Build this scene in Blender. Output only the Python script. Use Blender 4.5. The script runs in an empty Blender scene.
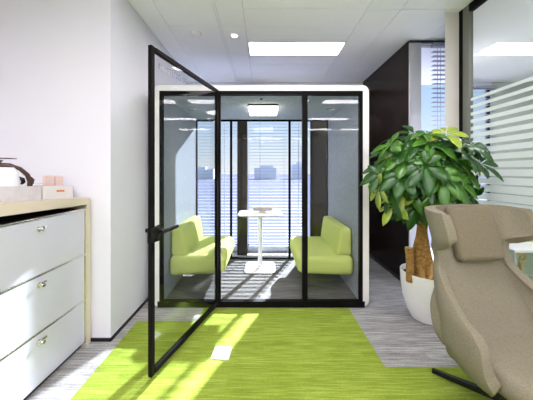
import bpy, bmesh, math, random
from mathutils import Vector, Matrix
PI = math.pi
SC = bpy.context.scene
COL = SC.collection

# ------------------------------------------------------------------ camera, sky, sun, exposure
cam = bpy.data.cameras.new('camera'); camo = bpy.data.objects.new('camera', cam); COL.objects.link(camo)
camo.location = (0, 0, 1.40); camo.rotation_euler = (PI/2, 0, 0)
cam.sensor_width = 36; cam.lens = 250/533*36
cam.shift_y = -28/533; cam.shift_x = 2.5/533
cam.clip_start = .05; cam.clip_end = 6000
SC.camera = camo

w = bpy.data.worlds.new('sky'); SC.world = w; w.use_nodes = True
nt = w.node_tree; nt.nodes.clear()
wo = nt.nodes.new('ShaderNodeOutputWorld'); bg = nt.nodes.new('ShaderNodeBackground')
tc = nt.nodes.new('ShaderNodeTexCoord'); sx = nt.nodes.new('ShaderNodeSeparateXYZ'); rp = nt.nodes.new('ShaderNodeValToRGB')
nt.links.new(tc.outputs['Generated'], sx.inputs[0]); nt.links.new(sx.outputs['Z'], rp.inputs[0])
rp.color_ramp.elements[0].position = 0.0; rp.color_ramp.elements[0].color = (.86, .88, .95, 1)
rp.color_ramp.elements[1].position = .6; rp.color_ramp.elements[1].color = (.20, .38, .80, 1)
e = rp.color_ramp.elements.new(.10); e.color = (.72, .83, 1.0, 1)
e = rp.color_ramp.elements.new(.22); e.color = (.52, .70, 1.0, 1)
nt.links.new(rp.outputs[0], bg.inputs[0]); bg.inputs[1].default_value = .52
nt.links.new(bg.outputs[0], wo.inputs[0])

sun = bpy.data.lights.new('sun', 'SUN'); sun.energy = 19.0; sun.angle = math.radians(1.1); sun.color = (.90, .93, 1.12)
suno = bpy.data.objects.new('sun', sun); COL.objects.link(suno)
suno.location = (4, 12, 8)
suno.rotation_euler = Vector((.43, 1.0, .545)).to_track_quat('Z', 'Y').to_euler()
LAMP = 12.3

vs = SC.view_settings
SC.display_settings.display_device = 'sRGB'
vs.view_transform = 'Standard'; vs.look = 'None'; vs.gamma = 1; vs.use_curve_mapping = False
vs.exposure = 1.14

# ------------------------------------------------------------------ materials
def lin(c):
    def f(v):
        v /= 255
        return v/12.92 if v <= .04045 else ((v+.055)/1.055)**2.4
    return (f(c[0]), f(c[1]), f(c[2]), 1)
M = {}
def mat(name, rgb, rough=.6, metal=0, spec=.5, noise=None, bump=None, coat=0, mapscale=(1,1,1)):
    """noise = (scale, amount); bump = (scale, strength)"""
    m = bpy.data.materials.new(name); m.use_nodes = True; n = m.node_tree; b = n.nodes['Principled BSDF']
    b.inputs['Base Color'].default_value = lin(rgb); b.inputs['Roughness'].default_value = rough
    b.inputs['Metallic'].default_value = metal; b.inputs['Specular IOR Level'].default_value = spec
    b.inputs['Coat Weight'].default_value = coat
    t = n.nodes.new('ShaderNodeTexCoord'); mp = n.nodes.new('ShaderNodeMapping'); mp.inputs['Scale'].default_value = mapscale
    n.links.new(t.outputs['Object'], mp.inputs[0])
    nz = n.nodes.new('ShaderNodeTexNoise'); n.links.new(mp.outputs[0], nz.inputs['Vector'])
    s, a = noise or (4, .02)
    nz.inputs['Scale'].default_value = s; nz.inputs['Detail'].default_value = 4
    hs = n.nodes.new('ShaderNodeHueSaturation'); hs.inputs['Color'].default_value = lin(rgb)
    mr = n.nodes.new('ShaderNodeMapRange'); mr.inputs['From Min'].default_value = .3; mr.inputs['From Max'].default_value = .7
    mr.inputs['To Min'].default_value = 1-a; mr.inputs['To Max'].default_value = 1+a
    n.links.new(nz.outputs['Fac'], mr.inputs[0]); n.links.new(mr.outputs[0], hs.inputs['Value'])
    n.links.new(hs.outputs[0], b.inputs['Base Color'])
    if bump:
        n2 = n.nodes.new('ShaderNodeTexNoise'); n.links.new(mp.outputs[0], n2.inputs['Vector']); n2.inputs['Scale'].default_value = bump[0]
        bp = n.nodes.new('ShaderNodeBump'); bp.inputs['Strength'].default_value = bump[1]; bp.inputs['Distance'].default_value = .01
        n.links.new(n2.outputs['Fac'], bp.inputs['Height']); n.links.new(bp.outputs[0], b.inputs['Normal'])
    M[name] = m
    return m
def emis(name, rgb, s):
    m = bpy.data.materials.new(name); m.use_nodes = True; n = m.node_tree; n.nodes.clear()
    o = n.nodes.new('ShaderNodeOutputMaterial'); e = n.nodes.new('ShaderNodeEmission')
    e.inputs[0].default_value = lin(rgb); e.inputs[1].default_value = s; n.links.new(e.outputs[0], o.inputs[0]); M[name] = m
def glass(name, tint=(1, 1, 1), refl=1.0, rough=0.0):
    m = bpy.data.materials.new(name); m.use_nodes = True; n = m.node_tree; n.nodes.clear()
    o = n.nodes.new('ShaderNodeOutputMaterial'); mx = n.nodes.new('ShaderNodeMixShader')
    tr = n.nodes.new('ShaderNodeBsdfTransparent'); tr.inputs[0].default_value = (*tint, 1)
    gl = n.nodes.new('ShaderNodeBsdfGlossy'); gl.inputs['Roughness'].default_value = rough
    lw = n.nodes.new('ShaderNodeLayerWeight'); lw.inputs['Blend'].default_value = .5
    pw = n.nodes.new('ShaderNodeMath'); pw.operation = 'POWER'; pw.inputs[1].default_value = 4.0
    ma = n.nodes.new('ShaderNodeMath'); ma.operation = 'MULTIPLY_ADD'; ma.inputs[1].default_value = .9*refl; ma.inputs[2].default_value = .035*refl
    n.links.new(lw.outputs['Facing'], pw.inputs[0]); n.links.new(pw.outputs[0], ma.inputs[0]); n.links.new(ma.outputs[0], mx.inputs[0])
    n.links.new(tr.outputs[0], mx.inputs[1]); n.links.new(gl.outputs[0], mx.inputs[2]); n.links.new(mx.outputs[0], o.inputs[0]); M[name] = m
def carpet(name, base, lo, hi, seed):
    """plank carpet with fine streaks running across the room (x)"""
    m = bpy.data.materials.new(name); m.use_nodes = True; n = m.node_tree; b = n.nodes['Principled BSDF']
    b.inputs['Roughness'].default_value = .95; b.inputs['Specular IOR Level'].default_value = .1
    t = n.nodes.new('ShaderNodeTexCoord')
    mp = n.nodes.new('ShaderNodeMapping'); mp.inputs['Scale'].default_value = (4.5, 85, 1); mp.inputs['Location'].default_value = (seed, seed, 0)
    n.links.new(t.outputs['Object'], mp.inputs[0])
    nz = n.nodes.new('ShaderNodeTexNoise'); nz.inputs['Scale'].default_value = 1; nz.inputs['Detail'].default_value = 3
    n.links.new(mp.outputs[0], nz.inputs['Vector'])
    br = n.nodes.new('ShaderNodeTexBrick'); br.inputs['Scale'].default_value = 1
    br.inputs['Brick Width'].default_value = .5; br.inputs['Row Height'].default_value = .0625; br.inputs['Mortar Size'].default_value = .0
    br.inputs['Color1'].default_value = (.35, .35, .35, 1); br.inputs['Color2'].default_value = (.65, .65, .65, 1)
    n.links.new(t.outputs['Object'], br.inputs['Vector'])
    mp2 = n.nodes.new('ShaderNodeMapping'); mp2.inputs['Scale'].default_value = (60, 200, 1); n.links.new(t.outputs['Object'], mp2.inputs[0])
    nf = n.nodes.new('ShaderNodeTexNoise'); nf.inputs['Scale'].default_value = 1; n.links.new(mp2.outputs[0], nf.inputs['Vector'])
    m1 = n.nodes.new('ShaderNodeMix'); m1.data_type = 'FLOAT'; m1.inputs[0].default_value = .3
    n.links.new(nz.outputs['Fac'], m1.inputs[2]); n.links.new(br.outputs['Color'], m1.inputs[3])
    m2 = n.nodes.new('ShaderNodeMix'); m2.data_type = 'FLOAT'; m2.inputs[0].default_value = .25
    n.links.new(m1.outputs[0], m2.inputs[2]); n.links.new(nf.outputs['Fac'], m2.inputs[3])
    r = n.nodes.new('ShaderNodeValToRGB'); r.color_ramp.elements[0].position = .36; r.color_ramp.elements[0].color = lin(lo)
    r.color_ramp.elements[1].position = .64; r.color_ramp.elements[1].color = lin(hi)
    e = r.color_ramp.elements.new(.5); e.color = lin(base)
    n.links.new(m2.outputs[0], r.inputs[0]); n.links.new(r.outputs[0], b.inputs['Base Color'])
    bp = n.nodes.new('ShaderNodeBump'); bp.inputs['Strength'].default_value = .4; bp.inputs['Distance'].default_value = .01
    n.links.new(nf.outputs['Fac'], bp.inputs['Height']); n.links.new(bp.outputs[0], b.inputs['Normal']); M[name] = m

mat('wall_paint', (224, 224, 229), .75, spec=.2, noise=(3, .008))
mat('ceiling_white', (250, 251, 252), .7, spec=.2, noise=(3, .01))
mat('seam_grey', (190, 190, 192), .8)
mat('black_trim', (18, 17, 16), .4)
mat('frame_black', (15, 13, 11), .6, spec=.08, noise=(6, .15))
mat('dark_panel', (34, 26, 22), .22, spec=.22, noise=(2.0, .12), mapscale=(1, 1, .3))
mat('brown_panel', (44, 38, 20), .15, spec=.3, noise=(2, .1), mapscale=(6, 1, .3))
mat('brown_metal', (38, 30, 15), .3, metal=.4)
mat('grey_column', (176, 178, 180), .5)
mat('wall_sage', (176, 182, 172), .7)
mat('post_grey', (104, 108, 98), .4)
mat('column_white', (214, 210, 203), .6)
mat('pod_white', (236, 234, 230), .35, spec=.4)
mat('felt', (156, 161, 168), .95, spec=.1, noise=(38, .12), bump=(140, .5))
mat('green_fabric', (200, 211, 122), .9, spec=.15, noise=(60, .03), bump=(250, .25))
mat('taupe_fabric', (138, 131, 111), .95, spec=.1, noise=(170, .16), bump=(320, .6))
mat('taupe_cushion', (126, 117, 96), .95, spec=.1, noise=(170, .16), bump=(320, .6))
mat('table_white', (238, 238, 238), .3)
mat('slat', (150, 155, 168), .5)
mat('drawer_grey', (206, 207, 216), .22, spec=.55, coat=.2)
mat('chrome', (215, 212, 205), .12, metal=1)
mat('beige_board', (214, 202, 178), .45, noise=(5, .02))
mat('gap_dark', (30, 26, 24), .7)
mat('plastic_white', (240, 240, 242), .25)
mat('tray_white', (228, 224, 220), .5)
mat('tray_grey', (206, 202, 200), .5, noise=(14, .08))
mat('pink_card', (232, 203, 194), .6)
mat('orange_label', (226, 132, 70), .6)
mat('kettle_brown', (66, 46, 34), .35)
mat('kettle_black', (14, 14, 16), .2)
mat('pot_white', (240, 240, 238), .3, spec=.5)
mat('soil', (56, 42, 30), .95, noise=(60, .3), bump=(80, .8))
mat('bark', (166, 124, 62), .85, noise=(28, .45), bump=(40, .8), mapscale=(1, 1, 1.6))
mat('cut_wood', (206, 176, 122), .8, noise=(60, .1))
mat('leaf_dark', (32, 80, 15), .3, spec=.5, noise=(14, .2))
mat('leaf_mid', (66, 118, 24), .3, spec=.5, noise=(14, .2))
mat('leaf_light', (148, 170, 58), .4, spec=.5, noise=(14, .15))
mat('stem_green', (96, 120, 56), .6)
mat('alu_dark', (30, 29, 28), .25, metal=.5)
mat('gold', (232, 200, 120), .3, metal=1, noise=(30, .1))
mat('case_green', (172, 182, 160), .5)
mat('haze_building', (246, 246, 248), .9, spec=0, noise=(.2, .03))  # distance haze put into the colour as a near-white base
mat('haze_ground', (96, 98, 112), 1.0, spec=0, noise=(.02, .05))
mat('window_band', (240, 240, 246), .8, spec=0)  # bands almost as pale as the walls, same haze in the colour
mat('etch', (138, 142, 146), .8)
mat('detail_grey', (168, 164, 156), .5)
emis('panel_glow', (252, 244, 255), LAMP)
emis('pod_glow', (255, 250, 240), 5.0)
emis('spot_glow', (255, 252, 245), 1.0)
glass('glass_clear', (.975, .985, .98), .45)
glass('glass_pod', (.955, .965, .96), .6)
glass('glass_partition', (.90, .93, .905), .6)
glass('glass_case', (.92, .97, .94))
carpet('carpet_grey', (156, 155, 151), (118, 117, 114), (194, 193, 190), 3)
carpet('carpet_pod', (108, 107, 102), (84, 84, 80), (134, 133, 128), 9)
carpet('carpet_green', (136, 155, 54), (111, 133, 40), (162, 179, 84), 5)
# frosted film: see-through scatter
m = bpy.data.materials.new('frosted_film'); m.use_nodes = True; n = m.node_tree; n.nodes.clear()
o_ = n.nodes.new('ShaderNodeOutputMaterial'); mx_ = n.nodes.new('ShaderNodeMixShader'); mx_.inputs[0].default_value = .38
d_ = n.nodes.new('ShaderNodeBsdfDiffuse'); d_.inputs[0].default_value = lin((226, 234, 230))
tl_ = n.nodes.new('ShaderNodeBsdfTranslucent'); tl_.inputs[0].default_value = lin((226, 234, 230))
m2_ = n.nodes.new('ShaderNodeMixShader'); m2_.inputs[0].default_value = .5
tr_ = n.nodes.new('ShaderNodeBsdfTransparent')
n.links.new(d_.outputs[0], m2_.inputs[1]); n.links.new(tl_.outputs[0], m2_.inputs[2])
n.links.new(m2_.outputs[0], mx_.inputs[1]); n.links.new(tr_.outputs[0], mx_.inputs[2]); n.links.new(mx_.outputs[0], o_.inputs[0])
M['frosted_film'] = m

# ------------------------------------------------------------------ mesh helpers
def box(bm, x0, x1, y0, y1, z0, z1, bev=0, seg=3, mi=0):
    t = bmesh.new(); bmesh.ops.create_cube(t, size=1)
    for v in t.verts:
        v.co = Vector(((x0+x1)/2 + v.co.x*(x1-x0), (y0+y1)/2 + v.co.y*(y1-y0), (z0+z1)/2 + v.co.z*(z1-z0)))
    if bev: bmesh.ops.bevel(t, geom=list(t.edges), offset=bev, segments=seg, profile=.5, affect='EDGES')
    merge(bm, t, mi)
def merge(bm, t, mi=0):
    mp = {}
    for v in t.verts: mp[v] = bm.verts.new(v.co)
    for f in t.faces:
        try:
            g = bm.faces.new([mp[v] for v in f.verts]); g.material_index = mi; g.smooth = f.smooth
        except ValueError: pass
    t.free()
def rings(bm, loops, closed=True, cap=True, mi=0):
    vs_ = [[bm.verts.new(p) for p in lp] for lp in loops]
    for a, b in zip(vs_, vs_[1:]):
        k = len(a)
        for i in range(k if closed else k-1):
            j = (i+1) % k
            bm.faces.new((a[i], a[j], b[j], b[i])).material_index = mi
    if cap:
        bm.faces.new(list(reversed(vs_[0]))).material_index = mi; bm.faces.new(vs_[-1]).material_index = mi
def tube(bm, pts, r, seg=10, mi=0):
    pts = [Vector(p) for p in pts]; k = len(pts)
    if not hasattr(r, '__len__'): r = [r]*k
    loops = []; up = None
    for i, p in enumerate(pts):
        d = (pts[min(i+1, k-1)] - pts[max(i-1, 0)]).normalized()
        if up is None:
            up = Vector((0, 0, 1)) if abs(d.z) < .9 else Vector((1, 0, 0))
        a = d.cross(up).normalized(); b = a.cross(d).normalized(); up = b
        loops.append([p + (a*math.cos(2*PI*q/seg) + b*math.sin(2*PI*q/seg))*r[i] for q in range(seg)])
    rings(bm, loops, mi=mi)
def lathe(bm, prof, c=(0, 0, 0), seg=32, mi=0, cap=True):
    c = Vector(c)
    rings(bm, [[c + Vector((r*math.cos(2*PI*q/seg), r*math.sin(2*PI*q/seg), z)) for q in range(seg)] for r, z in prof], cap=cap, mi=mi)
def rrect(x0, x1, z0, z1, r, seg=8):
    out = []
    for cx, cz, a0 in ((x1-r, z1-r, 0), (x0+r, z1-r, 90), (x0+r, z0+r, 180), (x1-r, z0+r, 270)):
        for i in range(seg+1):
            a = math.radians(a0 + 90*i/seg); out.append((cx + r*math.cos(a), cz + r*math.sin(a)))
    return out
def ring_frame(bm, outer, inner, y0, y1):
    A = [bm.verts.new((x, y0, z)) for x, z in outer]; B = [bm.verts.new((x, y1, z)) for x, z in outer]
    C = [bm.verts.new((x, y0, z)) for x, z in inner]; D = [bm.verts.new((x, y1, z)) for x, z in inner]
    k = len(A)
    for i in range(k):
        j = (i+1) % k
        bm.faces.new((A[i], A[j], C[j], C[i])); bm.faces.new((B[j], B[i], D[i], D[j]))
        bm.faces.new((A[j], A[i], B[i], B[j])); bm.faces.new((C[i], C[j], D[j], D[i]))
def prism(bm, poly, axis, a, b, mi=0):
    def P(u, v, t): return {'x': (t, u, v), 'y': (u, t, v), 'z': (u, v, t)}[axis]
    rings(bm, [[P(u, v, a) for u, v in poly], [P(u, v, b) for u, v in poly]], mi=mi)
def worldloc(o):
    m_ = Matrix.Identity(4)
    while o: m_ = Matrix.LocRotScale(o.location, o.rotation_euler, None) @ m_; o = o.parent
    return m_
def obj(name, bm, ms, parent=None, smooth=False, local=False, mods=()):
    """link one mesh object; verts are given in world space unless local"""
    me = bpy.data.meshes.new(name); bmesh.ops.recalc_face_normals(bm, faces=bm.faces)
    if parent is not None and not local:
        bm.transform(worldloc(parent).inverted())
    if smooth:
        for f in bm.faces: f.smooth = True
        for e_ in bm.edges:
            if len(e_.link_faces) == 2 and e_.calc_face_angle(0) > math.radians(38): e_.smooth = False
    bm.to_mesh(me); bm.free()
    for q in (ms if isinstance(ms, (list, tuple)) else [ms]): me.materials.append(M[q])
    o = bpy.data.objects.new(name, me); COL.objects.link(o)
    if parent is not None: o.parent = parent
    for kind, kw in mods:
        md = o.modifiers.new(kind, kind)
        for a, v in kw.items(): setattr(md, a, v)
    return o
def tag(o, label, cat, group=None, kind=None):
    o['label'] = label; o['category'] = cat
    if group: o['group'] = group
    if kind: o['kind'] = kind
    return o
def thing(name, label, cat, loc=(0, 0, 0), group=None):
    o = bpy.data.objects.new(name, None); COL.objects.link(o); o.location = loc; o.empty_display_size = .1
    return tag(o, label, cat, group)
def struct(name, bm, m_, parent=None):
    o = obj(name, bm, m_, parent)
    if parent is None: o['kind'] = 'structure'
    return o
def sbox(name, m_, *a):
    bm = bmesh.new(); box(bm, *a); return struct(name, bm, m_)
def part(name, m_, parent, *boxes, bev=0, smooth=False):
    bm = bmesh.new()
    for b in boxes: box(bm, *b, bev=bev)
    return obj(name, bm, m_, parent, smooth=smooth or bev > 0)
def copy_tree(o, parent=None):
    c = o.copy(); COL.objects.link(c)
    if parent is not None: c.parent = parent
    for ch in [q for q in bpy.data.objects if q.parent == o and q != c]: copy_tree(ch, c)
    return c

# ------------------------------------------------------------------ setting
H = 3.0
FX = (-4.0, 5.6); BY = -6.0; FY = 4.45
sbox('floor', 'carpet_grey', FX[0]-.1, FX[1]+.1, BY-.1, FY+.15, -.12, 0)
bm = bmesh.new()
prism(bm, [(-1.188, -1.5), (3.0, -1.5), (3.0, 1.79), (.868, 1.79), (.868, 2.565), (-.62, 2.565), (-.62, 2.34), (-1.188, 2.34)], 'z', 0, .004)
tag(obj('green_carpet', bm, 'carpet_green'), 'yellow-green carpet laid before the glass pod, stepping right to the armchair', 'carpet')
# ceiling: backing slab and panels with open joints
bm = bmesh.new()
box(bm, FX[0]-.1, FX[1]+.1, BY-.1, FY+.15, H+.014, H+.1, mi=1)
g = .0025
xs = [-1.9, -1.05, -.495, -.468, -.205, 1.01, 1.35, 1.95]
def rows(step, off):
    out = [-1.2]; y = off
    while y < 4.02:
        if y > -1.1: out.append(y)
        y += step
    return out + [4.04, FY+.1]
for i in range(len(xs)-1):
    r_ = rows(.69, 3.42-.69*7) if xs[i] in (-1.05, -.468) else ([-1.2, 4.04, FY+.1] if i in (0, 2) else (rows(.32, 3.08-.32*13) if i == 4 else rows(1.28, 2.46-1.28*3)))
    for a, b in zip(r_, r_[1:]):
        box(bm, xs[i]+g, xs[i+1]-g, a+g, b-g, H, H+.016)
box(bm, FX[0]-.1, -1.9-g, BY-.1, FY+.15, H, H+.016); box(bm, 1.95+g, FX[1]+.1, BY-.1, FY+.15, H, H+.016)
box(bm, -1.9+g, 1.95-g, BY-.1, -1.2-g, H, H+.016)
struct('ceiling', bm, ['ceiling_white', 'seam_grey'])

bm = bmesh.new()
box(bm, -1.37, -1.27, 2.17, 4.05, 0, H); box(bm, -2.3, -1.27, 2.07, 2.17, 0, H)
box(bm, -1.7, -1.37, 3.95, 4.05, 0, H); box(bm, -1.7, -1.6, 4.05, FY+.1, 0, H)
box(bm, -2.4, -2.3, .8, 2.17, 0, H); box(bm, -4.1, -2.3, .7, .8, 0, H); box(bm, -4.1, -4.0, BY, .7, 0, H)
struct('wall_left', bm, 'wall_paint')
sbox('wall_back', 'wall_paint', -4.1, 5.7, BY-.1, BY, 0, H)
sbox('wall_right', 'wall_paint', 5.6, 5.7, BY, FY+.1, 0, H)
bm = bmesh.new()
box(bm, -1.27, -1.262, 2.062, 3.95, 0, .028); box(bm, -1.43, -1.262, 2.062, 2.07, 0, .028)
struct('baseboard_left', bm, 'black_trim')

# facade beyond the pod, with window_1, brown panel, notch with window_2, next room with window_3
bm = bmesh.new()
box(bm, -1.6, .87, FY, FY+.12, 0, .07); box(bm, -1.6, .87, FY, FY+.12, 2.47, H); box(bm, .87, 1.76, FY, FY+.12, 2.86, H)  # hidden header behind the pod lowered to keep sun off its roof
box(bm, 3.55, 4.05, FY, FY+.12, 0, .07); box(bm, 3.55, 4.05, FY, FY+.12, 2.93, H); 
prism(bm, [(1.95, 2.62), (1.98, 2.56), (2.48, 3.06), (3.66, 4.45), (3.66, 4.57), (3.60, 4.57), (2.42, 3.12)], 'z', 0, H)
struct('wall_window', bm, 'wall_paint')
bm = bmesh.new()
box(bm, .87, 1.76, FY, FY+.12, 0, 2.86)
struct('wall_panel', bm, 'brown_panel')
sbox('wall_next_room', 'wall_sage', 4.05, 5.6, FY, FY+.12, 0, H)
sbox('trim_1', 'pod_white', 1.14, 1.17, FY-.012, FY, 0, 2.86)
sbox('wall_dark', 'dark_panel', 1.76, 1.86, 3.05, FY+.12, 0, H)
sbox('baseboard_right', 'black_trim', 1.748, 1.76, 3.05, FY, 0, .05)
bm = bmesh.new(); box(bm, 1.765, 1.905, 3.03, 3.05, 0, 2.965); box(bm, 1.86, 1.905, 3.05, 3.12, 0, H)
struct('trim_2', bm, 'grey_column')
sbox('trim_3', 'black_trim', 1.76, 2.42, 3.02, 3.05, 2.965, 2.99)
bm = bmesh.new(); prism(bm, [(1.81, 2.5), (1.95, 2.5), (1.95, 2.62), (1.905, 2.62)], 'z', 0, H); struct('wall_column', bm, 'column_white')
def window(name, x0, x1, y, z0, z1, mull, fr='frame_black', wd=.035):
    bm = bmesh.new()
    box(bm, x0, x1, y, y+.05, z0, z0+wd); box(bm, x0, x1, y, y+.05, z1-wd, z1)
    for x in [x0, x1-wd] + [q-wd/2 for q in mull]: box(bm, x, x+wd, y, y+.05, z0, z1)
    o = struct(name, bm, fr)
    bm = bmesh.new(); box(bm, x0+wd, x1-wd, y+.02, y+.026, z0+wd, z1-wd)
    obj('pane', bm, 'glass_clear', o)
    return o
window('window_1', -1.6, .87, FY+.03, .07, 2.47, [-.365])
window('window_2', 1.905, 2.42, 3.06, .02, 2.965, [], 'grey_column', .02)
window('window_3', 3.66, 4.05, FY+.03, .07, 2.93, [])

# outside
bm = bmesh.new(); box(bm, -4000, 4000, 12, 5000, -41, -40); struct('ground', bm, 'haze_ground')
def tower(x, y, wx, top, steps, label):
    t = thing('office_tower', label, 'building', (x, y, -40), 'hazy buildings on the skyline')
    bm = bmesh.new(); box(bm, x-wx/2, x+wx/2, y-20, y+20, -40, top)
    for dx, ww, hh in steps: box(bm, x+dx-ww/2, x+dx+ww/2, y-14, y+14, top, top+hh)
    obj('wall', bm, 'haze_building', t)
    bm = bmesh.new(); z = -36
    while z < top-2: box(bm, x-wx/2+1, x+wx/2-1, y-20.3, y-20, z, z+3); z += 9
    obj('window_row', bm, 'window_band', t)
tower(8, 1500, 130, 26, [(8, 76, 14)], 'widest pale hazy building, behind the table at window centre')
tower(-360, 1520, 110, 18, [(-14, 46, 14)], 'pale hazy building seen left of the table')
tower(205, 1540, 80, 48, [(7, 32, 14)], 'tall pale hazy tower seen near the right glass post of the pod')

# brown mullion column and blinds
bm = bmesh.new(); box(bm, -.45, -.28, 4.2, 4.44, 0, 2.86, bev=.004)
tag(obj('mullion_post', bm, 'brown_metal'), 'dark brown metal post between the two window blinds', 'post', kind='structure')
def blind(x0, x1, y, z0, z1, cords, label, dep=.05):
    t = thing('venetian_blind', label, 'blind', ((x0+x1)/2, y, z0), 'venetian blinds on the windows')
    part('head_rail', 'slat', t, (x0, x1, y-.028, y+.028, z1-.04, z1))
    part('bottom_rail', 'slat', t, (x0, x1, y-.025, y+.025, z0, z0+.014))
    bm = bmesh.new(); z = z0+.045
    while z < z1-.05: box(bm, x0, x1, y-dep/2, y+dep/2, z, z+.003); z += .055
    obj('slats', bm, 'slat', t)
    bm = bmesh.new()
    for c in cords:
        for s in (-1, 1): box(bm, c-.0025, c+.0025, y+s*(dep/2+.001)-.001, y+s*(dep/2+.001)+.001, z0, z1)
    obj('ladder_cord', bm, 'slat', t)
    return t
blind(-1.585, -.47, 4.36, .10, 2.45, (-1.45, -.69), 'open venetian blind left of the brown post, behind the left bench')
blind(-.26, .66, 4.36, .10, 2.45, (-.07, .60), 'open venetian blind right of the brown post, behind the white table')
blind(2.02, 2.38, 3.0, .10, 2.94, (2.10,), 'narrow venetian blind beside the white column above the plant')
blind(3.68, 4.04, 4.36, .10, 2.90, (3.86,), 'venetian blind in the next room behind the striped glass')

# ------------------------------------------------------------------ glass partition with frosted stripes
t = thing('glass_partition', 'full-height glass partition with dark frame and frosted white stripes', 'glass partition', (1.97, 1.4, 0))
part('post', 'frame_black', t, (1.95, 1.995, 2.455, 2.5, 0, H), (1.95, 1.995, .1, .2, 0, H))
part('post_cover', 'post_grey', t, (1.952, 1.992, 2.38, 2.455, 0, H))
part('top_rail', 'frame_black', t, (1.95, 1.995, .2, 2.38, 2.93, H))
part('bottom_rail', 'frame_black', t, (1.95, 1.995, .2, 2.38, 0, .06))
part('glass_pane', 'glass_partition', t, (1.968, 1.978, .2, 2.38, .06, 2.93))
bm = bmesh.new(); z = 2.10; i = 0
while z > 1.05:
    gap = max(.008, .042 - .0026*i); box(bm, 1.9655, 1.9675, .2, 2.38, z-.068+gap, z); z -= .068; i += 1
box(bm, 1.9655, 1.9675, .2, 2.38, .98, z)
o = obj('frosted_film', bm, 'frosted_film', t); o['label'] = 'frosted white stripes'

# ------------------------------------------------------------------ ceiling lamps
def lamp(x, y, label, first=[None]):
    if first[0] is None:
        t = thing('ceiling_light', label, 'ceiling light', (x, y, H), 'long panel lights in the ceiling')
        part('frame', 'pod_white', t, (x-.595, x+.595, y-.165, y-.158, H-.010, H), (x-.595, x+.595, y+.158, y+.165, H-.010, H),
             (x-.595, x-.588, y-.158, y+.158, H-.010, H), (x+.588, x+.595, y-.158, y+.158, H-.010, H))
        part('diffuser', 'panel_glow', t, (x-.588, x+.588, y-.158, y+.158, H-.007, H-.001))
        first[0] = t
    else:
        t = copy_tree(first[0]); t.location = (x, y, H); t['label'] = label
    return t
lamp(.405, 3.24, 'long white panel light in the ceiling above the pod front')
lamp(3.46, 3.24, 'long white panel light in the next room, seen through the striped glass')
ROWN = {1.39: 'unseen fill added just ahead of', -.46: 'just behind', -2.31: 'second row behind', -4.16: 'last row behind'}
COLN = {-2.6: 'far left', -1.1: 'left', .405: 'middle', 1.93: 'right', 3.46: 'far right'}
for yy in (1.39, -.46, -2.31, -4.16):
    for xx in (-2.6, -1.1, .405, 1.93, 3.46):
        if yy > 1 and xx not in (.405, 3.46): continue  # the two unseen lamps ahead are added to brighten the left wall
        lamp(xx, yy, 'long white ceiling panel light, %s the viewer, %s column' % (ROWN[yy], COLN[xx]))
bm = bmesh.new(); lathe(bm, [(.062, H-.001), (.062, H-.012), (.052, H-.03), (.03, H-.036), (.001, H-.036)], (-.78, 2.88, 0))
tag(obj('smoke_detector', bm, 'plastic_white', smooth=True), 'small round white smoke detector, left of the glowing downlight', 'smoke detector')
t = thing('downlight', 'small round glowing downlight between the ceiling seams', 'ceiling light', (-.345, 2.92, H))
bm = bmesh.new(); lathe(bm, [(.055, H-.001), (.055, H-.008), (.042, H-.010), (.042, H-.001)], (-.345, 2.92, 0)); obj('trim_ring', bm, 'plastic_white', t, smooth=True)
bm = bmesh.new(); lathe(bm, [(.040, H-.003), (.038, H-.014), (.02, H-.020), (.001, H-.021)], (-.345, 2.92, 0)); obj('lens', bm, 'spot_glow', t, smooth=True)

# ------------------------------------------------------------------ meeting pod
PX0, PX1, PY0, PY1 = -1.144, 1.082, 2.577, 3.96
IX0, IX1, IZ0, IZ1 = -1.078, 1.018, .030, 2.236
pod = thing('meeting_pod', 'white glass-fronted meeting pod with black frames and its glass door open', 'meeting pod', (-.03, 3.27, 0))
bm = bmesh.new(); ring_frame(bm, rrect(PX0, PX1, .008, 2.297, .07), rrect(IX0, IX1, IZ0, IZ1, .012), PY0, PY1)
sh = obj('shell', bm, 'pod_white', pod, smooth=True)
bm = bmesh.new(); ring_frame(bm, rrect(IX0, IX1, IZ0, IZ1, .012), rrect(IX0+.014, IX1-.014, IZ0+.002, IZ1-.014, .008), PY0+.06, PY1-.04)
obj('felt_lining', bm, 'felt', pod, smooth=True)
bm = bmesh.new(); prism(bm, rrect(PX0+.09, PX1-.09, PY0+.10, PY1-.06, .03), 'z', 2.296, 2.312); obj('added_roof_absorber', bm, 'gap_dark', pod)  # added dark sheet, hidden from view, cuts bounce from pod roof to ceiling
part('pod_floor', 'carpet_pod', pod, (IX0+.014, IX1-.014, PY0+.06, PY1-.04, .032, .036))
FA, FB = PY0-.004, PY0+.05
part('front_frame', 'frame_black', pod,
     (IX0, IX1, FA, FB, IZ1-.038, IZ1), (IX0-.02, IX1+.02, FA, FB, .004, .066), (IX0, IX0+.028, FA, FB, .066, IZ1-.038), (IX1-.028, IX1, FA, FB, .066, IZ1-.038),
     (-.500, -.452, FA, FB, .066, IZ1-.038), (.396, .450, FA, FB, .066, IZ1-.038))
part('fixed_glass', 'glass_pod', pod, (IX0+.028, -.500, PY0+.02, PY0+.03, .066, IZ1-.038))
part('fixed_glass', 'glass_pod', pod, (.450, IX1-.028, PY0+.02, PY0+.03, .066, IZ1-.038))
BA, BB = PY1-.04, PY1-.005
part('back_frame', 'frame_black', pod, (IX0, IX1, BA, BB, IZ1-.04, IZ1), (IX0, IX1, BA, BB, IZ0, .06), (IX0, IX0+.03, BA, BB, .06, IZ1-.04), (IX1-.03, IX1, BA, BB, .06, IZ1-.04),
     (-.535, -.500, BA, BB, .06, IZ1-.04), (.385, .420, BA, BB, .06, IZ1-.04))
for a, b in ((IX0+.03, -.535), (-.500, .385), (.420, IX1-.03)):
    part('back_glass', 'glass_clear', pod, (a, b, BA+.012, BA+.020, .06, IZ1-.04))
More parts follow.
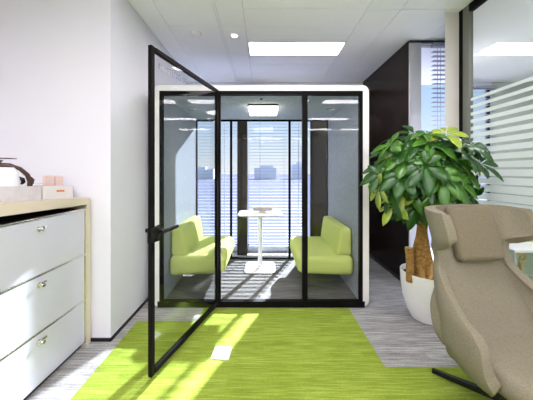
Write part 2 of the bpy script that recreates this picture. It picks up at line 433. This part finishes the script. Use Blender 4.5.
# pod lamp
bm = bmesh.new(); box(bm, -.195, .175, 3.02, 3.44, 2.199, 2.222, bev=.008); lh = obj('pod_lamp', bm, 'brown_metal', pod, smooth=True)
bm = bmesh.new(); box(bm, -.192, .172, 3.023, 3.437, 2.172, 2.199, bev=.010); obj('diffuser', bm, 'pod_glow', lh, smooth=True)
for x in (-.93, .87):
    bm = bmesh.new()
    lathe(bm, [(.05, 2.221), (.05, 2.214), (.040, 2.212), (.036, 2.219), (.026, 2.219), (.022, 2.212), (.001, 2.212)], (x, 3.25, 0), 24)
    obj('air_vent', bm, 'chrome', pod, smooth=True)
bm = bmesh.new(); lathe(bm, [(.014, 2.222), (.014, 2.210), (.001, 2.206)], (-.03, 2.80, 0), 12); obj('sensor', bm, 'black_trim', pod, smooth=True)
# open door: local x from hinge to free edge
DL, DZ0, DZ1 = .955, .046, 2.238
ang = math.atan2(1.66-2.572, -.752+.476)
bm = bmesh.new(); th = .030
for b in ((0, .036, -th/2, th/2, DZ0, DZ1), (DL-.034, DL, -th/2, th/2, DZ0, DZ1), (.036, DL-.04, -th/2, th/2, DZ1-.034, DZ1), (.036, DL-.04, -th/2, th/2, DZ0, DZ0+.042)):
    box(bm, *b, bev=.003, seg=1)
door = obj('glass_door', bm, 'frame_black', None)
door.parent = pod; door.location = Vector((-.476, 2.558, 0)) - pod.location; door.rotation_euler = (0, 0, ang)
bm = bmesh.new(); box(bm, .036, DL-.04, -.005, .005, DZ0+.042, DZ1-.04); obj('door_glass', bm, 'glass_pod', door, local=True)
bm = bmesh.new()
hx = DL-.055
for s in (-1, 1):
    tmp = bmesh.new(); lathe(tmp, [(.028, 0), (.028, .010), (.012, .014), (.010, .05), (.001, .052)], (0, 0, 0), 20)
    tmp.transform(Matrix.Translation((hx, s*th/2, 1.0)) @ Matrix.Rotation(-s*PI/2, 4, 'X')); merge(bm, tmp)
    tube(bm, [(hx+.012, s*(th/2+.045), 1.0), (hx-.05, s*(th/2+.05), 1.0), (hx-.15, s*(th/2+.052), 1.006)], [.015, .013, .012], 10)
box(bm, hx-.02, hx+.055, -th/2-.004, th/2+.004, .93, 1.03, bev=.003)
obj('door_handle', bm, 'alu_dark', door, smooth=True, local=True)
cu = bpy.data.curves.new('door_lettering', 'FONT'); cu.body = 'MEETING 08'; cu.size = .062; cu.extrude = .0006
to = bpy.data.objects.new('tmp_text', cu); COL.objects.link(to)
dg = bpy.context.evaluated_depsgraph_get(); me = bpy.data.meshes.new_from_object(to.evaluated_get(dg)); bpy.data.objects.remove(to)
bm = bmesh.new(); bm.from_mesh(me)
for f in bm.faces: f.material_index = 0
bm.transform(Matrix.Translation((DL-.075, .0065, 2.11)) @ Matrix.Rotation(PI, 4, 'Z') @ Matrix.Rotation(PI/2, 4, 'X')); 
o = obj('door_lettering', bm, 'etch', door, local=True); o['label'] = 'faint etched lettering'
# pod feet
part('foot', 'black_trim', pod, (PX0+.03, PX0+.12, PY0+.04, PY0+.12, 0, .009)); part('foot', 'black_trim', pod, (PX1-.12, PX1-.03, PY0+.04, PY0+.12, 0, .009))
part('foot', 'black_trim', pod, (PX0+.03, PX0+.12, PY1-.12, PY1-.04, 0, .009)); part('foot', 'black_trim', pod, (PX1-.12, PX1-.03, PY1-.12, PY1-.04, 0, .009))

# ------------------------------------------------------------------ benches in the pod
def bench(s, wall, label):
    """s=+1 right bench against x=wall"""
    t = thing('bench_seat', label, 'bench', (wall-s*.3, 3.22, .036), 'lime green benches in the pod')
    X = lambda d: wall - s*d                     # d = distance from the wall
    def bx(bm, d0, d1, *r, **k): a, b = sorted((X(d0), X(d1))); box(bm, a, b, *r, **k)
    bm = bmesh.new(); bx(bm, .004, .625, 2.76, 3.70, .245, .455, bev=.055, seg=5)
    for v in bm.verts:                          # softly crowned, nose a touch lower
        d = abs(wall-v.co.x); v.co.z += (.012*math.sin(PI*min(1, d/.625)) if v.co.z > .4 else 0) + (.03*max(0, (d-.45)/.17) if v.co.z < .3 else 0)
    obj('seat', bm, 'green_fabric', t, smooth=True)
    bm = bmesh.new(); bx(bm, .006, .135, 2.83, 3.68, .44, .760, bev=.035, seg=5)
    for v in bm.verts:
        d = abs(wall-v.co.x); v.co.x -= s*(.045*(.76-v.co.z)/.32 if d > .07 else 0)
    obj('backrest', bm, 'green_fabric', t, smooth=True)
    for y in (2.92, 3.50):
        bm = bmesh.new(); bx(bm, .002, .03, y, y+.05, .20, .25); bx(bm, .03, .36, y, y+.05, .222, .25)
        obj('bracket', bm, 'alu_dark', t)
    return t
bench(1, IX1-.014, 'lime green upholstered bench at right inside the pod')
bench(-1, IX0+.014, 'lime green upholstered bench at left inside the pod, behind the open door')

# ------------------------------------------------------------------ table in the pod
t = thing('pedestal_table', 'small white pedestal table with rounded top inside the pod', 'table', (-.055, 3.54, .036))
bm = bmesh.new(); rings(bm, [[(x, y, z) for x, y in rrect(-.055-a, -.055+a, 3.54-b, 3.54+b, .06)] for a, b, z in ((.285, .195, .800), (.305, .212, .812), (.305, .212, .822), (.300, .207, .826))])
obj('table_top', bm, 'table_white', t, smooth=True)
bm = bmesh.new(); lathe(bm, [(.06, .800), (.034, .794), (.030, .78), (.030, .07), (.036, .05)], (-.055, 3.55, 0), 24); obj('pole', bm, 'table_white', t, smooth=True)
bm = bmesh.new(); rings(bm, [[(x, y, z) for x, y in rrect(-.055-a, -.055+a, 3.55-a, 3.55+a, .07)] for a, z in ((.205, .036), (.212, .042), (.212, .048), (.20, .056))])
obj('base', bm, 'table_white', t, smooth=True)
t = thing('desk_sign_box', 'low pale grey box on a small foot lying on the pod table', 'box', (-.03, 3.56, .826))
part('body', 'detail_grey', t, (-.155, .115, 3.52, 3.60, .850, .905), bev=.006)
part('foot', 'beige_board', t, (-.07, .03, 3.53, 3.59, .826, .851), bev=.003)

# ------------------------------------------------------------------ floor plate
bm = bmesh.new(); rings(bm, [[(x, y, z) for x, y in rrect(-.068+dx, .068-dx, -.066+dx, .066-dx, .008)] for dx, z in ((0, .004), (0, .010), (.004, .013))])
bm.transform(Matrix.Translation((-.325, 1.925, 0)) @ Matrix.Rotation(math.radians(-4), 4, 'Z'))
fp = tag(obj('floor_socket', bm, 'plastic_white'), 'square white floor socket plate in the green carpet', 'floor socket')

# ------------------------------------------------------------------ cabinet
cb = thing('drawer_cabinet', 'glossy pale grey three-drawer cabinet in a beige surround against the wall', 'cabinet', (-1.75, 1.6, 0))
CF = -1.4366; CY0, CY1 = 1.18, 2.012
bm = bmesh.new()
out = [(CY1+.004, 0), (2.058, 0)]
r = .035
for i in range(7):
    a = math.radians(90*i/6); out.append((2.058-r+r*math.cos(a), 1.192-r+r*math.sin(a)))
out += [(.90, 1.252), (.90, 1.172), (CY1+.004, 1.138)]
prism(bm, out, 'x', -2.295, -1.428)
o = obj('surround', bm, 'beige_board', cb); o['label'] = 'beige top and end panel'
part('body', 'gap_dark', cb, (-2.29, CF-.012, CY0, CY1, .03, 1.105))
part('kick_plate', 'black_trim', cb, (-2.25, CF-.03, CY0+.01, CY1-.01, 0, .03))
zs = [.033, .372, .738, 1.102]
for a, b in zip(zs, zs[1:]):
    bm = bmesh.new(); box(bm, CF-.012, CF, CY0+.012, CY1-.012, a+.008, b-.008, bev=.002, seg=1)
    d = obj('drawer', bm, 'drawer_grey', cb)
    zk = {0: .314, 1: .678, 2: 1.036}[zs.index(a)]
    bm = bmesh.new(); tmp = bmesh.new(); lathe(tmp, [(.017, 0), (.017, .006), (.009, .010), (.009, .022), (.014, .028), (.012, .034), (.001, .036)], (0, 0, 0), 20)
    tmp.transform(Matrix.Translation((CF, 1.596, zk)) @ Matrix.Rotation(PI/2, 4, 'Y')); merge(bm, tmp)
    box(bm, CF+.006, CF+.016, 1.596, 1.640, zk+.004, zk+.016, bev=.003)
    obj('knob', bm, 'chrome', d, smooth=True)
bm = bmesh.new()
for z in zs[1:]: tube(bm, [(CF-.004, CY0, z), (CF-.004, CY1, z)], .009, 10)
for y in (CY0+.004, CY1-.004): tube(bm, [(CF-.004, y, .03), (CF-.004, y, 1.108)], .008, 10)
obj('frame_tube', bm, 'chrome', cb, smooth=True)

def topz(y): return 1.192 + (2.023-y)*(.060/1.123)
def open_box(bm, x0, x1, y0, y1, z0, z1, t_=.005, flare=.0):
    box(bm, x0, x1, y0, y1, z0, z0+t_)
    for b in ((x0, x1, y0, y0+t_), (x0, x1, y1-t_, y1), (x0, x0+t_, y0+t_, y1-t_), (x1-t_, x1, y0+t_, y1-t_)): box(bm, *b, z0+t_, z1)
# tray under the kettle
bm = bmesh.new(); z0 = topz(1.40)+.001
open_box(bm, -1.85, -1.535, 1.42, 1.722, z0, z0+.092)
for v in bm.verts: v.co.z -= (v.co.y-1.42)*.053
tag(obj('kettle_tray', bm, 'tray_grey'), 'white tray holding the kettle on top of the cabinet', 'tray')
kt = thing('electric_kettle', 'white electric kettle with dark brown curved handle standing in its tray', 'kettle', (-1.70, 1.60, z0))
kc = (-1.70, 1.60, 0); kz = topz(1.60)+.012
bm = bmesh.new(); lathe(bm, [(.088, kz), (.100, kz+.008), (.103, kz+.03), (.100, kz+.12), (.090, kz+.18), (.074, kz+.202), (.06, kz+.206)], kc, 36); obj('body', bm, 'plastic_white', kt, smooth=True)
bm = bmesh.new(); lathe(bm, [(.072, kz+.200), (.070, kz+.214), (.04, kz+.224), (.014, kz+.226), (.012, kz+.236), (.022, kz+.244), (.02, kz+.250), (.001, kz+.252)], kc, 28); obj('lid', bm, 'kettle_brown', kt, smooth=True)
dr = Vector((.62, .78, 0)).normalized()
def K(d, z): return Vector((kc[0], kc[1], kz+z)) + dr*d
bm = bmesh.new()
pts = [(-.06, .205), (-.01, .222), (.05, .218), (.10, .195), (.135, .155), (.150, .11), (.148, .07), (.135, .05)]
tube(bm, [K(*p) for p in pts], [.010, .013, .013, .013, .014, .015, .015, .011], 12)
tube(bm, [K(.142, .058), K(.085, .048)], .012, 10); tube(bm, [K(.152, .14), K(.166, .12), K(.164, .09)], [.004, .007, .004], 8)
obj('handle', bm, 'kettle_brown', kt, smooth=True)
bm = bmesh.new(); tube(bm, [K(.094, .14), K(.112, .125), K(.116, .105), K(.106, .09)], [.006, .013, .012, .006], 10); obj('switch', bm, 'kettle_black', kt, smooth=True)
bm = bmesh.new(); tube(bm, [K(-.20, .232), K(-.10, .262), (kc[0]+.03, kc[1]+.03, kz+.262), K(.085, .262)], [.004, .004, .004, .0025], 8)
tube(bm, [K(-.20, .232), K(-.13, .20), K(-.088, .185)], .005, 8)
obj('spout_wire', bm, 'kettle_brown', kt, smooth=True)
bx_ = thing('storage_box', 'low white box with orange label on the cabinet, nearest the wall', 'box', (-1.67, 1.90, topz(1.9)))
bm = bmesh.new(); open_box(bm, -1.82, -1.555, 1.758, 2.035, 0, .095)
for v in bm.verts: v.co.z += topz(v.co.y)+.001
obj('body', bm, 'tray_white', bx_)
bm = bmesh.new(); box(bm, -1.555, -1.552, 1.875, 1.945, .050, .064)
for v in bm.verts: v.co.z += topz(v.co.y)+.001
obj('label_strip', bm, 'orange_label', bx_)
for y0, y1, h, lb in ((1.815, 1.893, .165, 'larger pink card sleeve standing in the white box, left one'), (1.90, 1.975, .160, 'pink card sleeve standing in the white box, right one')):
    z = topz(1.87)+.008
    bm = bmesh.new(); box(bm, -1.61, -1.585, y0, y1, z, z+h, bev=.002, seg=1)
    tag(obj('card_sleeve', bm, 'pink_card'), lb, 'card sleeve', 'pink card sleeves in the box')
bm = bmesh.new(); box(bm, -1.76, -1.64, 1.85, 2.02, topz(1.8)+.008, topz(1.8)+.108, bev=.012); tag(obj('paper_pack', bm, 'plastic_white', smooth=True), 'white paper pack showing above the rim of the white box', 'pack')

# ------------------------------------------------------------------ potted money tree
random.seed(7)
pp = thing('potted_money_tree', 'bushy green money tree with thick brown trunk in a white round pot', 'potted plant', (1.55, 2.40, 0))
PC = (1.555, 2.50)
PC = (1.555, 2.40)
bm = bmesh.new()
lathe(bm, [(.10, 0), (.125, .006), (.165, .08), (.200, .20), (.216, .33), (.222, .445), (.218, .452), (.207, .448), (.203, .40), (.001, .38)], (PC[0], PC[1], 0), 48)
obj('pot', bm, 'pot_white', pp, smooth=True)
bm = bmesh.new(); lathe(bm, [(.205, .385), (.203, .40), (.12, .408), (.001, .41)], (PC[0], PC[1], 0), 32); obj('soil', bm, 'soil', pp, smooth=True)
def trunk(bm, base, top, r0, r1, ph, amp=.014):
    k = 18; pts = []; rr = []
    for i in range(k+1):
        u = i/k; p = Vector(base).lerp(Vector(top), u)
        p += Vector((math.cos(ph+u*9)*amp, math.sin(ph+u*9)*amp, 0)); pts.append(p); rr.append((r0+(r1-r0)*u)*(1+.08*math.sin(u*23+ph)))
    tube(bm, pts, rr, 12)
bm = bmesh.new()
trunk(bm, (1.46, 2.36, .39), (1.48, 2.36, 1.22), .046, .030, 0); trunk(bm, (1.50, 2.38, .39), (1.49, 2.38, 1.22), .042, .028, 2.1); trunk(bm, (1.545, 2.36, .39), (1.50, 2.35, 1.20), .040, .028, 4.2)
obj('trunk', bm, 'bark', pp, smooth=True)
bm = bmesh.new(); tube(bm, [(1.362, 2.33, .38), (1.360, 2.33, .55), (1.354, 2.33, .66), (1.352, 2.33, .695)], [.036, .032, .035, .037], 14, mi=0)
lathe(bm, [(.033, .694), (.032, .698), (.001, .699)], (1.352, 2.33, 0), 14, mi=1); obj('trunk_stump', bm, ['bark', 'cut_wood'], pp, smooth=True)

def leaflet(bm, base, d, up, L, W, mi, droop):
    d = d.normalized(); side = d.cross(up).normalized(); up = side.cross(d).normalized()
    k = 6; prev = None
    for i in range(k+1):
        u = i/k
        wd = W*max(.04, math.sin(PI*u**1.3)**.9)*(.5 if u in (0,) else 1)
        if i == k: wd = .0008
        c = base + d*L*u - Vector((0, 0, 1))*droop*L*u*u
        fold = up*wd*.28
        row = [bm.verts.new(c - side*wd + fold), bm.verts.new(c), bm.verts.new(c + side*wd + fold)]
        if prev:
            for a in (0, 1):
                f = bm.faces.new((prev[a], prev[a+1], row[a+1], row[a])); f.material_index = mi; f.smooth = True
        prev = row
lb = bmesh.new(); sb = bmesh.new()
hub = Vector((1.48, 2.36, 1.20))
branches = []
for i in range(11):
    a = 2*PI*i/11 + random.uniform(-.2, .2); el = random.uniform(.25, 1.2)
    tip = hub + Vector((math.cos(a)*math.cos(el)*.26-.04, math.sin(a)*math.cos(el)*.22-.05, math.sin(el)*.30))
    if tip.x > 1.74: tip.x = 1.74
    mid = hub.lerp(tip, .5) + Vector((0, 0, .03)); tube(sb, [hub - Vector((0, 0, .06)), mid, tip], [.013, .009, .006], 6); branches.append(tip)
cnt = 0
while cnt < 108:
    a = random.uniform(0, 2*PI); cz = random.uniform(-.95, 1.0); rr = math.sqrt(max(0, 1-cz*cz)); k = random.uniform(.6, 1.12)
    c = Vector((1.43 + .42*rr*math.cos(a)*k, 2.18 + .24*rr*math.sin(a)*k, 1.40 + .37*cz*k))
    if c.x > 1.74: c.x = 1.74
    br = min(branches, key=lambda q: (q-c).length)
    tube(sb, [br, br.lerp(c, .5) + Vector((0, 0, .05)), c], [.004, .003, .0025], 5)
    out_ = (c - Vector((1.44, 2.30, 1.30))).normalized()
    nrm = (out_ + Vector((random.uniform(-.4, .4), -.35 + random.uniform(-.4, .4), .35 + random.uniform(-.4, .4)))).normalized()
    mi = random.choices((0, 1, 2), (6, 4, 1.6))[0]
    t1 = nrm.cross(Vector((0, 0, 1))).normalized(); t2 = nrm.cross(t1).normalized(); a0 = random.uniform(0, 2*PI); nl = random.choice((5, 6, 6, 7))
    for q in range(nl):
        aa = a0 + 2*PI*q/nl*.92; d = t1*math.cos(aa) + t2*math.sin(aa) + nrm*.12
        L = random.uniform(.12, .19); W = L*random.uniform(.19, .25)
        end = c + d*L
        if end.x > 1.90: d.x -= (end.x-1.90)/L + .1
        if end.y > 2.47 and end.x > 1.72: d.y = -abs(d.y)
        leaflet(lb, c + d*.008, d, nrm, L, W, mi, random.uniform(.1, .55))
    cnt += 1
obj('foliage', lb, ['leaf_dark', 'leaf_mid', 'leaf_light'], pp, mods=[('SOLIDIFY', dict(thickness=.0012))])
obj('branch', sb, 'stem_green', pp, smooth=True)

# ------------------------------------------------------------------ wing armchair
AC = 0.0; CHC = (1.444, 1.45)
ac = thing('wing_armchair', 'taupe fabric wing armchair with headrest cushion, in the right foreground', 'armchair', (0, 0, 0))
def crom(tab, x):
    xs_ = [q[0] for q in tab]
    if x <= xs_[0]: return tab[0][1]
    if x >= xs_[-1]: return tab[-1][1]
    i = max(j for j in range(len(xs_)-1) if xs_[j] <= x)
    def sl(j):
        if j == 0 or j == len(tab)-1: return 0
        a = (tab[j][1]-tab[j-1][1])/(tab[j][0]-tab[j-1][0]); b = (tab[j+1][1]-tab[j][1])/(tab[j+1][0]-tab[j][0])
        return 0 if a*b <= 0 else 2*a*b/(a+b)
    h = xs_[i+1]-xs_[i]; u = (x-xs_[i])/h
    return ((2*u**3-3*u**2+1)*tab[i][1] + (u**3-2*u**2+u)*h*sl(i) + (-2*u**3+3*u**2)*tab[i+1][1] + (u**3-u**2)*h*sl(i+1))
W_T = [(.295, .33), (.36, .375), (.46, .40), (.56, .39), (.66, .335), (.75, .298), (.84, .270), (.92, .285), (.965, .325), (1.00, .342), (1.10, .348), (1.165, .345)]
D_T = [(.295, .33), (.36, .39), (.50, .40), (.555, .37), (.62, .26), (.70, .16), (.80, .10), (.915, .10), (.955, .19), (.99, .245), (1.10, .25), (1.165, .24)]
Y_T = [(.295, .20), (.40, .25), (.60, .28), (.85, .30), (1.05, .335), (1.165, .365)]
bm = bmesh.new(); NV, NU = 46, 36; grid = []
for i in range(NV+1):
    z = .30 + (1.165-.30)*i/NV; ww, dd, yb = crom(W_T, z), crom(D_T, z), crom(Y_T, z)
    row = []
    for j in range(NU+1):
        u = -1 + 2*j/NU; a = u*PI/2; s = abs(math.sin(a))
        p = .75
        x = AC + ww*math.copysign(s**p, u); fw = dd*(1-math.cos(a)**(.9))
        # top edge rolls slightly back between the wings
        row.append(bm.verts.new((x, yb - fw, z + (-.02*(abs(u)**6) if z > 1.155 else 0))))
    grid.append(row)
for i in range(NV):
    for j in range(NU): bm.faces.new((grid[i][j], grid[i][j+1], grid[i+1][j+1], grid[i+1][j]))
for f in bm.faces: f.smooth = True
sh = obj('shell', bm, 'taupe_fabric', ac, smooth=True, mods=[('SOLIDIFY', dict(thickness=.062, offset=0)), ('BEVEL', dict(width=.026, segments=4, limit_method='ANGLE', angle_limit=math.radians(50)))])
for f in sh.data.polygons: f.use_smooth = True
bm = bmesh.new(); box(bm, AC-.335, AC+.335, -.40, .16, .285, .415, bev=.055, seg=5)
for v in bm.verts: v.co.z += .02*math.sin(PI*max(0, min(1, (v.co.x-AC+.335)/.67))) if v.co.z > .38 else 0
obj('seat', bm, 'taupe_fabric', ac, smooth=True)
bm = bmesh.new()      # padded inner back, thick at the lumbar and thinning upwards
lp = []
for i in range(15):
    u = i/14; z = .36 + .56*u; yf = .00 + .255*u**.85; yr = crom(Y_T, z) - .01; ww = crom(W_T, z) - .035
    lp.append([(AC + ww*math.copysign(abs(math.cos(a))**.5, math.cos(a)), (yf+yr)/2 + (yr-yf)/2*math.copysign(abs(math.sin(a))**.6, math.sin(a)), z) for a in [2*PI*q/28 for q in range(28)]])
rings(bm, lp); obj('back_pad', bm, 'taupe_fabric', ac, smooth=True)
# headrest cushion lying on the reclined back
bm = bmesh.new(); box(bm, -.162, .162, -.042, .042, -.180, .180, bev=.036, seg=5)
for v in bm.verts: v.co.y += .02*(v.co.x/.178)**2*-1 ; v.co.x *= 1-.03*(v.co.z/.185)
bm.transform(Matrix.Translation((AC+.012, .238, .990)) @ Matrix.Rotation(math.radians(-7), 4, 'Z') @ Matrix.Rotation(math.radians(-17), 4, 'X'))
hc = obj('headrest_cushion', bm, 'taupe_cushion', ac, smooth=True)
bm = bmesh.new(); tube(bm, [(AC, 0, .06), (AC, 0, .285)], .03, 16); tube(bm, [(AC, 0, .262), (AC, 0, .29)], .12, 24); obj('swivel_column', bm, 'alu_dark', ac, smooth=True)
for a in (118, 28, -62, -152):
    bm = bmesh.new(); d = Vector((math.cos(math.radians(a)), math.sin(math.radians(a)), 0)); nrm = Vector((-d.y, d.x, 0))
    loops = []
    for u, wd, z0_, z1_ in ((.0, .026, .045, .085), (.15, .022, .030, .062), (.30, .018, .014, .040), (.40, .015, .005, .028)):
        c = Vector((AC, 0, 0)) + d*u
        loops.append([c - nrm*wd + Vector((0, 0, z0_)), c + nrm*wd + Vector((0, 0, z0_)), c + nrm*wd*.7 + Vector((0, 0, z1_)), c - nrm*wd*.7 + Vector((0, 0, z1_))])
    rings(bm, loops); obj('base_leg', bm, 'alu_dark', ac)

ac.location = (*CHC, 0); ac.rotation_euler = (0, 0, math.radians(14))

# ------------------------------------------------------------------ display case with trophy, next room
t = thing('display_case', 'glass display case with white top beyond the glass partition, seen past the armchair', 'display case', (2.75, 2.5, 0))
part('plinth', 'table_white', t, (2.29, 3.3, 2.28, 2.78, 0, .27))
part('back_panel', 'case_green', t, (2.31, 3.28, 2.755, 2.775, .27, .665))
part('top', 'table_white', t, (2.29, 3.3, 2.28, 2.78, .665, .685))
part('glass_panel', 'glass_case', t, (2.30, 3.29, 2.285, 2.291, .27, .665)); part('glass_panel', 'glass_case', t, (2.295, 2.301, 2.291, 2.755, .27, .665))
part('corner_post', 'chrome', t, (2.288, 2.300, 2.278, 2.290, .27, .665)); part('corner_post', 'chrome', t, (2.325, 2.333, 2.30, 2.308, .27, .665))
tr = thing('trophy', 'gold trophy with ring top on a tan base inside the display case', 'trophy', (2.53, 2.45, .27))
part('base', 'beige_board', tr, (2.495, 2.60, 2.42, 2.50, .27, .325), bev=.004)
bm = bmesh.new(); lathe(bm, [(.022, .325), (.018, .345), (.010, .36), (.015, .39), (.010, .42), (.016, .45), (.009, .49), (.012, .52)], (2.53, 2.455, 0), 16)
obj('stem', bm, 'gold', tr, smooth=True)
bm = bmesh.new(); tube(bm, [(2.53+.042*math.cos(2*PI*i/24), 2.455, .560+.042*math.sin(2*PI*i/24)) for i in range(25)], .009, 8)
tube(bm, [(2.53, 2.455, .52), (2.52, 2.455, .55), (2.54, 2.455, .565), (2.53, 2.455, .60)], .007, 8)
obj('ring', bm, 'gold', tr, smooth=True)
bm = bmesh.new(); box(bm, 2.40, 2.48, 2.38, 2.44, .27, .325, bev=.003); tag(obj('black_box', bm, 'kettle_black'), 'small black box beside the trophy in the display case', 'box')
bm = bmesh.new(); box(bm, 2.66, 2.80, 2.56, 2.68, .685, .705, bev=.003); tag(obj('notebook', bm, 'green_fabric'), 'lime green notebook lying on top of the display case', 'book')
